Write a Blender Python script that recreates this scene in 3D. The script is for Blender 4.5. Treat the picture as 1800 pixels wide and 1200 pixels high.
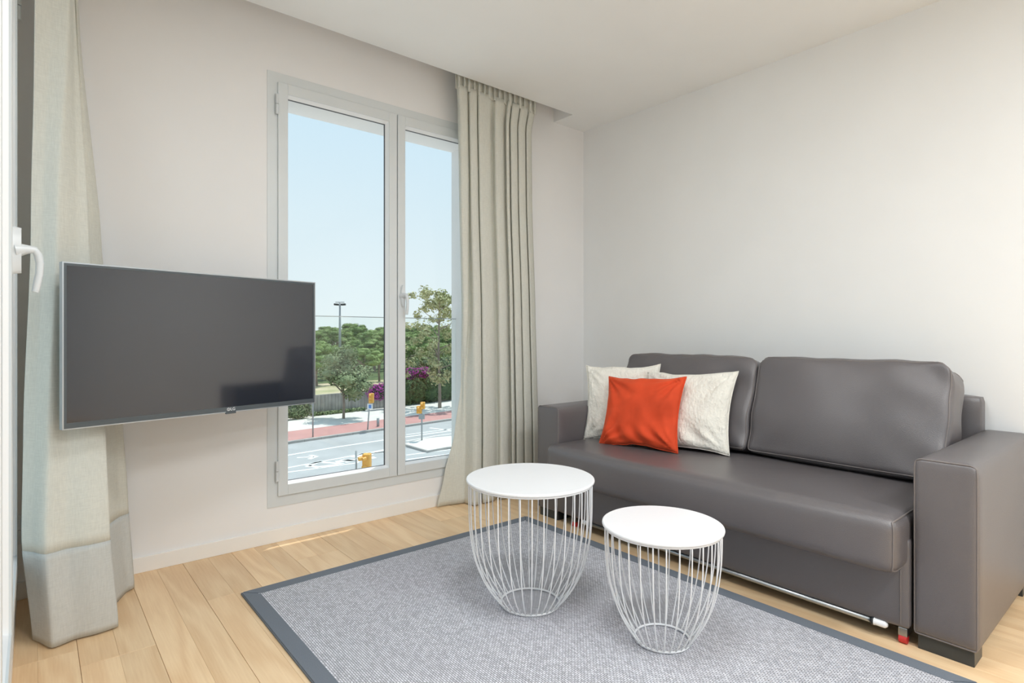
import bpy, bmesh, math, random
from mathutils import Vector, Matrix, noise as mnoise
random.seed(7)
PI = math.pi
for o in list(bpy.data.objects):
    bpy.data.objects.remove(o, do_unlink=True)
C = bpy.context.scene.collection
SC = bpy.context.scene

# ------------------------------------------------------------------ camera
F = 1009.0; YAW = math.radians(39.8); CAMZ = 1.07; HOR = 588.0
cd = bpy.data.cameras.new('camera'); cam = bpy.data.objects.new('camera', cd); C.objects.link(cam)
cam.location = (0, 0, CAMZ); cam.rotation_euler = (PI/2, 0, -YAW)
cd.sensor_width = 36.0; cd.lens = F/1800*36; cd.shift_y = -(600-HOR)/1800; cd.clip_start = 0.01; cd.clip_end = 2000
SC.camera = cam

# ------------------------------------------------------------------ sky, sun, exposure
SC.view_settings.view_transform = 'Standard'; SC.view_settings.look = 'None'
SC.view_settings.exposure = 0.17; SC.view_settings.gamma = 1.0; SC.view_settings.use_curve_mapping = False
world = bpy.data.worlds.new('sky'); SC.world = world; world.use_nodes = True
wn = world.node_tree; wn.nodes.clear()
wo = wn.nodes.new('ShaderNodeOutputWorld'); wb = wn.nodes.new('ShaderNodeBackground')
tc = wn.nodes.new('ShaderNodeTexCoord'); sx = wn.nodes.new('ShaderNodeSeparateXYZ'); cr = wn.nodes.new('ShaderNodeValToRGB')
wn.links.new(tc.outputs['Generated'], sx.inputs[0]); wn.links.new(sx.outputs['Z'], cr.inputs[0])
wn.links.new(cr.outputs[0], wb.inputs[0]); wn.links.new(wb.outputs[0], wo.inputs[0])
e = cr.color_ramp.elements
e[0].position = 0.0; e[0].color = (0.79, 0.88, 0.90, 1)
e[1].position = 1.0; e[1].color = (0.52, 0.72, 0.94, 1)
for p_, c_ in ((0.12, (0.74, 0.85, 0.91, 1)), (0.36, (0.62, 0.80, 0.93, 1))):
    k = e.new(p_); k.color = c_
wb.inputs[1].default_value = 0.96
sl = bpy.data.lights.new('sun', 'SUN'); sl.energy = 3.4; sl.angle = math.radians(0.6); sl.color = (1, 0.96, 0.9)
sun = bpy.data.objects.new('sun', sl); C.objects.link(sun)
sun.rotation_euler = Vector((-0.35, -0.164, -1.0)).to_track_quat('-Z', 'Y').to_euler()
sun.location = (5, 5, 20)
try:
    SC.cycles.max_bounces = 14; SC.cycles.diffuse_bounces = 8; SC.cycles.transparent_max_bounces = 16
    SC.cycles.sample_clamp_indirect = 6; SC.cycles.caustics_reflective = False; SC.cycles.caustics_refractive = False
except Exception: pass

def area(name, loc, rot, sx_, sy_, energy, color=(1, 1, 1), portal=False, shape='RECTANGLE'):
    l = bpy.data.lights.new(name, 'AREA'); l.shape = shape; l.size = sx_; l.size_y = sy_
    l.energy = energy; l.color = color
    if portal: l.cycles.is_portal = True
    o = bpy.data.objects.new(name, l); C.objects.link(o); o.location = loc; o.rotation_euler = rot
    return o

# room dimensions
XL, XR, YW, YB, ZC = -0.06, 3.27, 3.06, -3.6, 2.637
RECY, RECX, ZR = 2.868, 2.95, 2.80
FILL_LAMPS = [(1.1, 1.0, 15), (1.9, -0.9, 24), (0.75, -0.7, 25), (1.4, -2.4, 38)]  # added fill lamps: x, y, power

# ------------------------------------------------------------------ pixel helpers (real positions measured on real planes)
def X_at(px, Y): return Y*math.tan(math.atan((px-900)/F) + YAW)
def cam2w(d, lat): return (d*math.sin(YAW)+lat*math.cos(YAW), d*math.cos(YAW)-lat*math.sin(YAW))
def gp(px, py, z0=-6.0):
    d = (CAMZ-z0)*F/(py-HOR); return cam2w(d, (px-900)/F*d)
def dp(px, d): return cam2w(d, (px-900)/F*d)

# ------------------------------------------------------------------ object helpers
def obj(name, bm, mat, parent=None, smooth=False, auto=None):
    me = bpy.data.meshes.new(name)
    if isinstance(bm, bmesh.types.BMesh):
        bmesh.ops.recalc_face_normals(bm, faces=bm.faces); bm.to_mesh(me); bm.free()
    else: me = bm
    me.materials.append(mat)
    if smooth:
        for p in me.polygons: p.use_smooth = True
        if auto is not None:
            try: me.set_sharp_from_angle(angle=math.radians(auto))
            except Exception: pass
    o = bpy.data.objects.new(name, me); C.objects.link(o)
    if parent: o.parent = parent
    return o
def thing(name, label, cat, loc=(0, 0, 0), rz=0, group=None, rot=None):
    o = bpy.data.objects.new(name, None); C.objects.link(o); o.location = loc
    o.rotation_euler = rot if rot else (0, 0, rz); o.empty_display_size = 0.1
    return tag(o, label, cat, group)
def tag(o, label, cat, group=None):
    o['label'] = label; o['category'] = cat
    if group: o['group'] = group
    return o
def struct(name, bm, m, parent=None, **k):
    o = obj(name, bm, m, parent, **k)
    if parent is None: o['kind'] = 'structure'
    return o
def copy_tree(o, parent=None):
    c = o.copy(); C.objects.link(c); c.parent = parent
    for ch in list(o.children): copy_tree(ch, c)
    return c
def addbox(bm, x0, x1, y0, y1, z0, z1, bev=0, seg=2):
    r = bmesh.ops.create_cube(bm, size=1); vs = r['verts']
    for v in vs:
        v.co = Vector((x0+(v.co.x+.5)*(x1-x0), y0+(v.co.y+.5)*(y1-y0), z0+(v.co.z+.5)*(z1-z0)))
    if bev:
        es = list({e for v in vs for e in v.link_edges})
        bmesh.ops.bevel(bm, geom=es, offset=bev, segments=seg, affect='EDGES', profile=0.5)
def box(x0, x1, y0, y1, z0, z1, bev=0, seg=2):
    bm = bmesh.new(); addbox(bm, x0, x1, y0, y1, z0, z1, bev, seg); return bm
def addtube(bm, pts, r, n=8, closed=False, radii=None, flat=None):
    pts = [Vector(p) for p in pts]; N = len(pts); rings = []; up0 = None
    for i, p in enumerate(pts):
        if closed: t = pts[(i+1) % N]-pts[i-1]
        else: t = pts[min(i+1, N-1)]-pts[max(i-1, 0)]
        t.normalize()
        if up0 is None: up0 = Vector((0, 0, 1)) if abs(t.z) < .9 else Vector((1, 0, 0))
        a = t.cross(up0)
        if a.length < 1e-4: a = t.cross(Vector((0, 1, 0)))
        a.normalize(); b = a.cross(t).normalized(); up0 = b
        rr = radii[i] if radii else r; fl = flat or 1
        rings.append([bm.verts.new(p+a*math.cos(2*PI*k/n)*rr+b*math.sin(2*PI*k/n)*rr*fl) for k in range(n)])
    m = N if closed else N-1
    for i in range(m):
        A, B = rings[i], rings[(i+1) % N]
        for k in range(n): bm.faces.new((A[k], A[(k+1) % n], B[(k+1) % n], B[k]))
    if not closed:
        bm.faces.new(rings[0][::-1]); bm.faces.new(rings[-1])
def tube(pts, r, n=8, **k):
    bm = bmesh.new(); addtube(bm, pts, r, n, **k); return bm
def lathe(prof, n=64, center=(0, 0)):
    bm = bmesh.new(); rings = []
    for r, z in prof:
        if r < 1e-6: rings.append([bm.verts.new((center[0], center[1], z))])
        else: rings.append([bm.verts.new((center[0]+r*math.cos(2*PI*k/n), center[1]+r*math.sin(2*PI*k/n), z)) for k in range(n)])
    for A, B in zip(rings, rings[1:]):
        for k in range(n):
            k2 = (k+1) % n
            if len(A) == 1: bm.faces.new((A[0], B[k], B[k2]))
            elif len(B) == 1: bm.faces.new((A[k], A[k2], B[0]))
            else: bm.faces.new((A[k], A[k2], B[k2], B[k]))
    return bm
def poly(pts, z0, z1):
    bm = bmesh.new(); b = [bm.verts.new((x, y, z0)) for x, y in pts]; t = [bm.verts.new((x, y, z1)) for x, y in pts]
    bm.faces.new(b[::-1]); bm.faces.new(t); n = len(pts)
    for i in range(n): bm.faces.new((b[i], b[(i+1) % n], t[(i+1) % n], t[i]))
    return bm
def sgn(v): return -1 if v < 0 else 1
def rbox(h, r, n=10, bulge=(0, 0, 0), wr=0, seed=0, wscale=5, post=None):
    """soft upholstered block: rounded, bulging, lightly wrinkled"""
    SEAM.clear()
    bm = bmesh.new(); bmesh.ops.create_cube(bm, size=2)
    bmesh.ops.subdivide_edges(bm, edges=bm.edges[:], cuts=n, use_grid_fill=True)
    for v in bm.verts:
        q = [math.sin(c*PI/2)*.75+c*.25 if abs(c) < .999 else c for c in v.co]
        p = Vector((q[0]*h[0], q[1]*h[1], q[2]*h[2]))
        c = Vector([max(-(h[i]-r), min(h[i]-r, p[i])) for i in range(3)])
        d = p-c
        if d.length > 1e-9: p = c+d.normalized()*r
        for i in range(3):
            j, k = (i+1) % 3, (i+2) % 3
            p[i] += bulge[i]*q[i]*max(0, 1-q[j]**2)*max(0, 1-q[k]**2)
        if wr:
            nv = mnoise.noise(Vector((p.x*wscale+seed, p.y*wscale, p.z*wscale)))
            p += p.normalized()*nv*wr
        o_ = v.co.copy()
        if post: p = post(p, q)
        v.co = p
        for ax, key in ((0, 'x'), (1, 'y')):
            a, b = [i for i in range(3) if i != ax]
            if abs(abs(o_[ax])-1) < 1e-4 and (abs(abs(o_[a])-1) < 1e-4 or abs(abs(o_[b])-1) < 1e-4):
                SEAM.setdefault(key+('+' if o_[ax] > 0 else '-'), []).append((math.atan2(o_[b], o_[a]), tuple(p)))
    return bm
SEAM = {}
def seam(key, off=(0, 0, 0)):
    L_ = [p for a, p in sorted(SEAM[key])]
    return [tuple(Vector(p)+Vector(off)) for p in L_]

# ------------------------------------------------------------------ materials
def mat(name, col, rough=.6, metal=0, spec=.5, noise_amt=0, noise_scale=5, bump=0, bump_scale=200, bump_kind='noise', sheen=0, coat=0, stretch=None, col2=None, dist=.001, rand=0):
    m = bpy.data.materials.new(name); m.use_nodes = True; nt = m.node_tree; b = nt.nodes['Principled BSDF']
    b.inputs['Base Color'].default_value = (*col, 1); b.inputs['Roughness'].default_value = rough
    b.inputs['Metallic'].default_value = metal; b.inputs['Specular IOR Level'].default_value = spec
    if sheen: b.inputs['Sheen Weight'].default_value = sheen
    if coat: b.inputs['Coat Weight'].default_value = coat
    t = nt.nodes.new('ShaderNodeTexCoord'); src = t.outputs['Object']
    if stretch:
        mp = nt.nodes.new('ShaderNodeMapping'); mp.inputs['Scale'].default_value = stretch; nt.links.new(src, mp.inputs[0]); src = mp.outputs[0]
    if noise_amt or col2 or rand:
        n = nt.nodes.new('ShaderNodeTexNoise'); n.inputs['Scale'].default_value = noise_scale; n.inputs['Detail'].default_value = 5
        nt.links.new(src, n.inputs['Vector'])
        mx = nt.nodes.new('ShaderNodeMix'); mx.data_type = 'RGBA'
        c2 = col2 or tuple(c*(1-noise_amt) for c in col); c1 = col if col2 else tuple(min(1, c*(1+noise_amt)) for c in col)
        mx.inputs[6].default_value = (*c1, 1); mx.inputs[7].default_value = (*c2, 1)
        mr = nt.nodes.new('ShaderNodeMapRange'); mr.inputs[1].default_value = .32; mr.inputs[2].default_value = .68
        nt.links.new(n.outputs[0], mr.inputs[0]); nt.links.new(mr.outputs[0], mx.inputs[0]); out = mx.outputs[2]
        if rand:
            oi = nt.nodes.new('ShaderNodeObjectInfo'); hs = nt.nodes.new('ShaderNodeHueSaturation')
            r2 = nt.nodes.new('ShaderNodeMapRange'); r2.inputs[3].default_value = 1-rand; r2.inputs[4].default_value = 1+rand
            nt.links.new(oi.outputs['Random'], r2.inputs[0]); nt.links.new(r2.outputs[0], hs.inputs['Value'])
            nt.links.new(out, hs.inputs['Color']); out = hs.outputs[0]
        nt.links.new(out, b.inputs['Base Color'])
    if bump:
        if bump_kind == 'voronoi':
            n = nt.nodes.new('ShaderNodeTexVoronoi'); n.inputs['Scale'].default_value = bump_scale; o = n.outputs['Distance']
        else:
            n = nt.nodes.new('ShaderNodeTexNoise'); n.inputs['Scale'].default_value = bump_scale; n.inputs['Detail'].default_value = 4; o = n.outputs[0]
        nt.links.new(t.outputs['Object'] if bump_kind == 'voronoi' else src, n.inputs['Vector'])
        bp = nt.nodes.new('ShaderNodeBump'); bp.inputs['Strength'].default_value = bump; bp.inputs['Distance'].default_value = dist
        nt.links.new(o, bp.inputs['Height']); nt.links.new(bp.outputs[0], b.inputs['Normal'])
    return m
M = {}
M['wall'] = mat('wall paint', (.82, .812, .81), .75, spec=.2, noise_amt=.012, noise_scale=3, bump=.05, bump_scale=120)
M['wall_r'] = mat('side wall paint', (.80, .805, .805), .75, spec=.2, noise_amt=.012, noise_scale=3, bump=.05, bump_scale=120)
M['ceil'] = mat('ceiling paint', (.86, .87, .87), .8, spec=.2, noise_amt=.01, noise_scale=3)
M['base'] = mat('baseboard paint', (.84, .82, .79), .45, noise_amt=.01)
M['frame'] = mat('window frame paint', (.66, .69, .70), .35, noise_amt=.01, bump=.02, bump_scale=300)
M['bead'] = mat('white glazing bead', (.85, .86, .87), .35, noise_amt=.01)
M['seal'] = mat('dark rubber seal', (.06, .06, .07), .6, noise_amt=.1)
M['handle'] = mat('handle grey enamel', (.66, .69, .71), .3, noise_amt=.01)
M['plaster'] = mat('exterior plaster', (.90, .87, .85), .8, noise_amt=.02, bump=.1, bump_scale=80)
M['leather'] = mat('grey brown leather', (.116, .105, .109), .36, spec=.75, noise_amt=.06, noise_scale=2.5, bump=.35, bump_scale=420, bump_kind='voronoi', dist=.0012)
M['piping'] = mat('leather piping', (.17, .15, .145), .45, noise_amt=.05, bump=.3, bump_scale=500)
M['dark'] = mat('black plastic', (.018, .02, .022), .4, noise_amt=.05)
M['foot'] = mat('dark stained foot', (.035, .04, .042), .35, noise_amt=.1, noise_scale=20)
M['metal'] = mat('grey steel', (.42, .44, .45), .3, metal=1, noise_amt=.03)
M['red'] = mat('red rubber', (.55, .03, .03), .5, noise_amt=.05)
M['white_metal'] = mat('white powder coat', (.80, .81, .83), .35, noise_amt=.008, bump=.03, bump_scale=500)
M['linen'] = mat('cream crinkled linen', (.80, .77, .70), .9, spec=.15, noise_amt=.04, noise_scale=12, bump=1.0, bump_scale=70, sheen=.2, stretch=(1, 1, .6), dist=.009)
M['velvet'] = mat('orange velvet', (.64, .068, .022), .75, spec=.2, noise_amt=.10, noise_scale=9, bump=.25, bump_scale=300, sheen=.6)
for nd in M['velvet'].node_tree.nodes:
    if nd.type == 'BSDF_PRINCIPLED':
        nd.inputs['Sheen Tint'].default_value = (1, .35, .18, 1); nd.inputs['Sheen Roughness'].default_value = .4
M['band'] = mat('rug cotton border', (.165, .185, .215), .8, spec=.2, noise_amt=.06, noise_scale=300, bump=.4, bump_scale=600)
M['tvglass'] = mat('tv screen glass', (.020, .024, .033), .07, spec=.5, noise_amt=.02)
M['tvglass'].node_tree.nodes['Principled BSDF'].inputs['IOR'].default_value = 1.75
M['tvcase'] = mat('tv dark casing', (.07, .085, .095), .3, noise_amt=.03)
M['silver'] = mat('brushed silver edge', (.42, .45, .48), .3, metal=.7, noise_amt=.02)
M['logo'] = mat('silver logo print', (.85, .86, .88), .3, noise_amt=.01)

def glass_mat():
    m = bpy.data.materials.new('window glass'); m.use_nodes = True; nt = m.node_tree; nt.nodes.clear()
    o = nt.nodes.new('ShaderNodeOutputMaterial'); tr = nt.nodes.new('ShaderNodeBsdfTransparent'); gl = nt.nodes.new('ShaderNodeBsdfGlossy')
    tr.inputs[0].default_value = (.97, .985, .98, 1); gl.inputs['Roughness'].default_value = .02
    lw = nt.nodes.new('ShaderNodeLayerWeight'); lw.inputs['Blend'].default_value = .5; pw = nt.nodes.new('ShaderNodeMath'); pw.operation = 'POWER'; pw.inputs[1].default_value = 5; nt.links.new(lw.outputs['Facing'], pw.inputs[0])
    fr = nt.nodes.new('ShaderNodeMapRange'); fr.inputs[3].default_value = .018; fr.inputs[4].default_value = .55; nt.links.new(pw.outputs[0], fr.inputs[0]); mx = nt.nodes.new('ShaderNodeMixShader')
    nt.links.new(fr.outputs[0], mx.inputs[0]); nt.links.new(tr.outputs[0], mx.inputs[1]); nt.links.new(gl.outputs[0], mx.inputs[2]); nt.links.new(mx.outputs[0], o.inputs[0])
    return m
M['glass'] = glass_mat()
def emis(name, col, s):
    m = bpy.data.materials.new(name); m.use_nodes = True; b = m.node_tree.nodes['Principled BSDF']
    b.inputs['Emission Color'].default_value = (*col, 1); b.inputs['Emission Strength'].default_value = s; b.inputs['Base Color'].default_value = (.8, .8, .8, 1)
    return m
def curtain_mat(name, col, trans=.35):
    m = bpy.data.materials.new(name); m.use_nodes = True; nt = m.node_tree; nt.nodes.clear()
    o = nt.nodes.new('ShaderNodeOutputMaterial'); df = nt.nodes.new('ShaderNodeBsdfDiffuse'); tl = nt.nodes.new('ShaderNodeBsdfTranslucent'); mx = nt.nodes.new('ShaderNodeMixShader')
    t = nt.nodes.new('ShaderNodeTexCoord'); mp = nt.nodes.new('ShaderNodeMapping'); mp.inputs['Scale'].default_value = (300, 300, 25)
    n = nt.nodes.new('ShaderNodeTexNoise'); n.inputs['Scale'].default_value = 1; n.inputs['Detail'].default_value = 3
    mp2 = nt.nodes.new('ShaderNodeMapping'); mp2.inputs['Scale'].default_value = (40, 40, 500)
    n2 = nt.nodes.new('ShaderNodeTexNoise'); n2.inputs['Scale'].default_value = 1
    ad = nt.nodes.new('ShaderNodeMath'); ad.operation = 'ADD'
    nt.links.new(t.outputs['Object'], mp.inputs[0]); nt.links.new(mp.outputs[0], n.inputs['Vector'])
    nt.links.new(t.outputs['Object'], mp2.inputs[0]); nt.links.new(mp2.outputs[0], n2.inputs['Vector'])
    nt.links.new(n.outputs[0], ad.inputs[0]); nt.links.new(n2.outputs[0], ad.inputs[1])
    mr = nt.nodes.new('ShaderNodeMapRange'); mr.inputs[1].default_value = .7; mr.inputs[2].default_value = 1.3; nt.links.new(ad.outputs[0], mr.inputs[0])
    mc = nt.nodes.new('ShaderNodeMix'); mc.data_type = 'RGBA'; mc.inputs[6].default_value = (*[c*.93 for c in col], 1); mc.inputs[7].default_value = (*[min(1, c*1.06) for c in col], 1)
    nt.links.new(mr.outputs[0], mc.inputs[0])
    for s in (df, tl): nt.links.new(mc.outputs[2], s.inputs[0])
    bp = nt.nodes.new('ShaderNodeBump'); bp.inputs['Strength'].default_value = .15; bp.inputs['Distance'].default_value = .001
    nt.links.new(ad.outputs[0], bp.inputs['Height']); nt.links.new(bp.outputs[0], df.inputs['Normal'])
    mx.inputs[0].default_value = trans
    nt.links.new(df.outputs[0], mx.inputs[1]); nt.links.new(tl.outputs[0], mx.inputs[2]); nt.links.new(mx.outputs[0], o.inputs[0])
    return m
M['curtain'] = curtain_mat('sage linen curtain', (.76, .755, .69), .22)
M['hem'] = curtain_mat('curtain hem double cloth', (.60, .605, .58), .15)  # greyer colour stands in for backlight the doubled cloth blocks

def wood_mat():
    m = bpy.data.materials.new('oak plank'); m.use_nodes = True; nt = m.node_tree; b = nt.nodes['Principled BSDF']; L = nt.links.new
    t = nt.nodes.new('ShaderNodeTexCoord'); oi = nt.nodes.new('ShaderNodeObjectInfo')
    mu = nt.nodes.new('ShaderNodeMath'); mu.operation = 'MULTIPLY'; mu.inputs[1].default_value = 40; L(oi.outputs['Random'], mu.inputs[0])
    cb = nt.nodes.new('ShaderNodeCombineXYZ'); L(mu.outputs[0], cb.inputs[0]); L(mu.outputs[0], cb.inputs[1])
    va = nt.nodes.new('ShaderNodeVectorMath'); va.operation = 'ADD'; L(t.outputs['Object'], va.inputs[0]); L(cb.outputs[0], va.inputs[1])
    mp = nt.nodes.new('ShaderNodeMapping'); mp.inputs['Scale'].default_value = (1, .13, 1); L(va.outputs[0], mp.inputs[0])
    n0 = nt.nodes.new('ShaderNodeTexNoise'); n0.inputs['Scale'].default_value = 9; n0.inputs['Detail'].default_value = 1; L(mp.outputs[0], n0.inputs['Vector'])
    mul = nt.nodes.new('ShaderNodeMath'); mul.operation = 'MULTIPLY'; mul.inputs[1].default_value = 26; L(n0.outputs[0], mul.inputs[0])
    sn = nt.nodes.new('ShaderNodeMath'); sn.operation = 'SINE'; L(mul.outputs[0], sn.inputs[0])
    mp3 = nt.nodes.new('ShaderNodeMapping'); mp3.inputs['Scale'].default_value = (160, 7, 20); L(va.outputs[0], mp3.inputs[0])
    n1 = nt.nodes.new('ShaderNodeTexNoise'); n1.inputs['Scale'].default_value = 1; n1.inputs['Detail'].default_value = 5; L(mp3.outputs[0], n1.inputs['Vector'])
    r1 = nt.nodes.new('ShaderNodeMapRange'); r1.inputs[1].default_value = -1; r1.inputs[2].default_value = 1; r1.inputs[3].default_value = 0; r1.inputs[4].default_value = .45; L(sn.outputs[0], r1.inputs[0])
    ad = nt.nodes.new('ShaderNodeMath'); ad.operation = 'MULTIPLY_ADD'; ad.inputs[1].default_value = .9; L(n1.outputs[0], ad.inputs[0]); L(r1.outputs[0], ad.inputs[2])
    r2 = nt.nodes.new('ShaderNodeMapRange'); r2.inputs[1].default_value = .25; r2.inputs[2].default_value = 1.05; L(ad.outputs[0], r2.inputs[0])
    mx = nt.nodes.new('ShaderNodeMix'); mx.data_type = 'RGBA'; mx.inputs[6].default_value = (.86, .64, .40, 1); mx.inputs[7].default_value = (.73, .49, .275, 1); L(r2.outputs[0], mx.inputs[0])
    hs = nt.nodes.new('ShaderNodeHueSaturation'); r3 = nt.nodes.new('ShaderNodeMapRange'); r3.inputs[3].default_value = .92; r3.inputs[4].default_value = 1.07
    L(oi.outputs['Random'], r3.inputs[0]); L(r3.outputs[0], hs.inputs['Value']); L(mx.outputs[2], hs.inputs['Color']); L(hs.outputs[0], b.inputs['Base Color'])
    b.inputs['Roughness'].default_value = .38; b.inputs['Specular IOR Level'].default_value = .45
    bp = nt.nodes.new('ShaderNodeBump'); bp.inputs['Strength'].default_value = .12; bp.inputs['Distance'].default_value = .0008; L(ad.outputs[0], bp.inputs['Height']); L(bp.outputs[0], b.inputs['Normal'])
    return m
M['wood'] = wood_mat()
M['gap'] = mat('floor underlay', (.42, .28, .16), .9, noise_amt=.1)
def rug_mat():
    m = bpy.data.materials.new('rug weave'); m.use_nodes = True; nt = m.node_tree; b = nt.nodes['Principled BSDF']; L = nt.links.new
    t = nt.nodes.new('ShaderNodeTexCoord')
    nz = nt.nodes.new('ShaderNodeTexNoise'); nz.inputs['Scale'].default_value = 60; nz.inputs['Detail'].default_value = 2; L(t.outputs['Object'], nz.inputs['Vector'])
    vm = nt.nodes.new('ShaderNodeVectorMath'); vm.operation = 'MULTIPLY_ADD'; vm.inputs[1].default_value = (.0006, .0010, 0); L(nz.outputs['Color'], vm.inputs[0]); L(t.outputs['Object'], vm.inputs[2])
    mp = nt.nodes.new('ShaderNodeMapping'); mp.inputs['Rotation'].default_value = (0, 0, PI/2); L(vm.outputs[0], mp.inputs[0])
    br = nt.nodes.new('ShaderNodeTexBrick'); br.inputs['Scale'].default_value = 1; br.inputs['Brick Width'].default_value = .014; br.inputs['Row Height'].default_value = .0072
    br.inputs['Mortar Size'].default_value = .0011; br.inputs['Mortar Smooth'].default_value = .6; br.inputs['Bias'].default_value = -.1
    br.inputs['Color1'].default_value = (.74, .74, .79, 1); br.inputs['Color2'].default_value = (.50, .50, .54, 1); br.inputs['Mortar'].default_value = (.17, .17, .19, 1)
    L(mp.outputs[0], br.inputs['Vector'])
    n2 = nt.nodes.new('ShaderNodeTexNoise'); n2.inputs['Scale'].default_value = 330; n2.inputs['Detail'].default_value = 3; L(t.outputs['Object'], n2.inputs['Vector'])
    r2 = nt.nodes.new('ShaderNodeMapRange'); r2.inputs[1].default_value = .3; r2.inputs[2].default_value = .7; r2.inputs[3].default_value = .68; r2.inputs[4].default_value = 1.28; L(n2.outputs[0], r2.inputs[0])
    mm = nt.nodes.new('ShaderNodeMix'); mm.data_type = 'RGBA'; mm.blend_type = 'MULTIPLY'; mm.inputs[0].default_value = 1; L(br.outputs['Color'], mm.inputs[6]); L(r2.outputs[0], mm.inputs[7])
    L(mm.outputs[2], b.inputs['Base Color']); b.inputs['Roughness'].default_value = .85; b.inputs['Specular IOR Level'].default_value = .2
    bp = nt.nodes.new('ShaderNodeBump'); bp.inputs['Strength'].default_value = .8; bp.inputs['Distance'].default_value = .002; bp.invert = True
    L(br.outputs['Fac'], bp.inputs['Height']); L(bp.outputs[0], b.inputs['Normal'])
    return m
M['rug'] = rug_mat()

# ================================================================== ROOM SHELL
WT = .30
# window openings (local x span from the window's origin, z span)
OW = 1.472; OZ0, OZ1 = .20, 2.345
W1X = .918; W1W = 1.352; W2Y = 1.30; W3Y = -1.02; W6Y = -2.56  # last two place unseen left openings added for more daylight
def wall_x(name, y0, y1, x0, x1, holes, m):          # wall running along X
    bm = bmesh.new(); xs = x0
    for a, b in sorted(holes):
        addbox(bm, xs, a, y0, y1, 0, ZR); addbox(bm, a, b, y0, y1, 0, OZ0); addbox(bm, a, b, y0, y1, OZ1, ZR); xs = b
    addbox(bm, xs, x1, y0, y1, 0, ZR)
    return struct(name, bm, m)
wall_x('wall_back', YW, YW+WT, XL-WT, XR+.2, [(W1X+.022, W1X+W1W-.022)], M['wall'])
wall_x('wall_front', YB-WT, YB, XL-WT, XR+.2, [(.2, 1.63), (1.75, 3.18)], M['wall'])  # both rear openings are added, out of view, for soft daylight
bm = bmesh.new(); ys = YB
for a in (W6Y, W3Y, W2Y):
    a0, a1 = a+.022, a+OW-.022
    addbox(bm, XL-WT, XL, ys, a0, 0, ZR); addbox(bm, XL-WT, XL, a0, a1, 0, OZ0); addbox(bm, XL-WT, XL, a0, a1, OZ1, ZR); ys = a1
addbox(bm, XL-WT, XL, ys, YW, 0, ZR)
struct('wall_left', bm, M['wall'])
struct('wall_right', box(XR, XR+.2, YB, YW, 0, ZR), M['wall_r'])
bm = bmesh.new()
addbox(bm, .24, XR, YB, RECY, ZC, ZR); addbox(bm, RECX, XR, RECY, YW, ZC, ZR); addbox(bm, XL, .24, YB, 1.1, ZC, ZR)
addbox(bm, XL-WT, XR+.2, YB-WT, YW+WT, ZR, ZR+.2)
struct('ceiling', bm, M['ceil'])
fl = struct('floor', box(XL-WT, XR+.2, YB-WT, YW+WT, -.25, -.012), M['gap'])
# oak boards, pairs of strips running away from the camera
X0 = -.095-.21; rnd = random.Random(3); ends = {-1: 2.44, 0: 2.31, 1: 1.72, 2: 2.56, 3: 2.0, 4: 2.75}
col = 0; x = X0
while x < XR:
    k = round((x-.115)/.21)
    y = ends.get(k, 1.4+rnd.random()*1.4); yy = [YW]
    while y > YB: yy.append(y); y -= 1.25
    yy.append(YB)
    for h in range(2):
        a = max(XL, x+h*.105); b = min(XR, x+(h+1)*.105)
        if b-a < .01: continue
        a += .0006 if h == 0 else .0001; b -= .0006 if h == 1 else .00015
        for y1, y0 in zip(yy, yy[1:]):
            if y1-y0 < .03: continue
            bm = bmesh.new(); addbox(bm, a, b, y0+.0006, y1-.0006, -.012, 0)
            top = [e for e in bm.edges if all(v.co.z > -.001 for v in e.verts)]
            bmesh.ops.bevel(bm, geom=top, offset=.0006, segments=1, affect='EDGES')
            obj('floor_plank', bm, M['wood'], fl)
    x += .21
bh, bt = .07, .012
struct('baseboard_back', box(XL, XR, YW-bt, YW, 0, bh, .002), M['base'])
struct('baseboard_right', box(XR-bt, XR, YB, YW-bt, 0, bh, .002), M['base'])
struct('baseboard_left', box(XL, XL+.008, YB, YW-bt, 0, bh, .002), M['base'])

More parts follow.
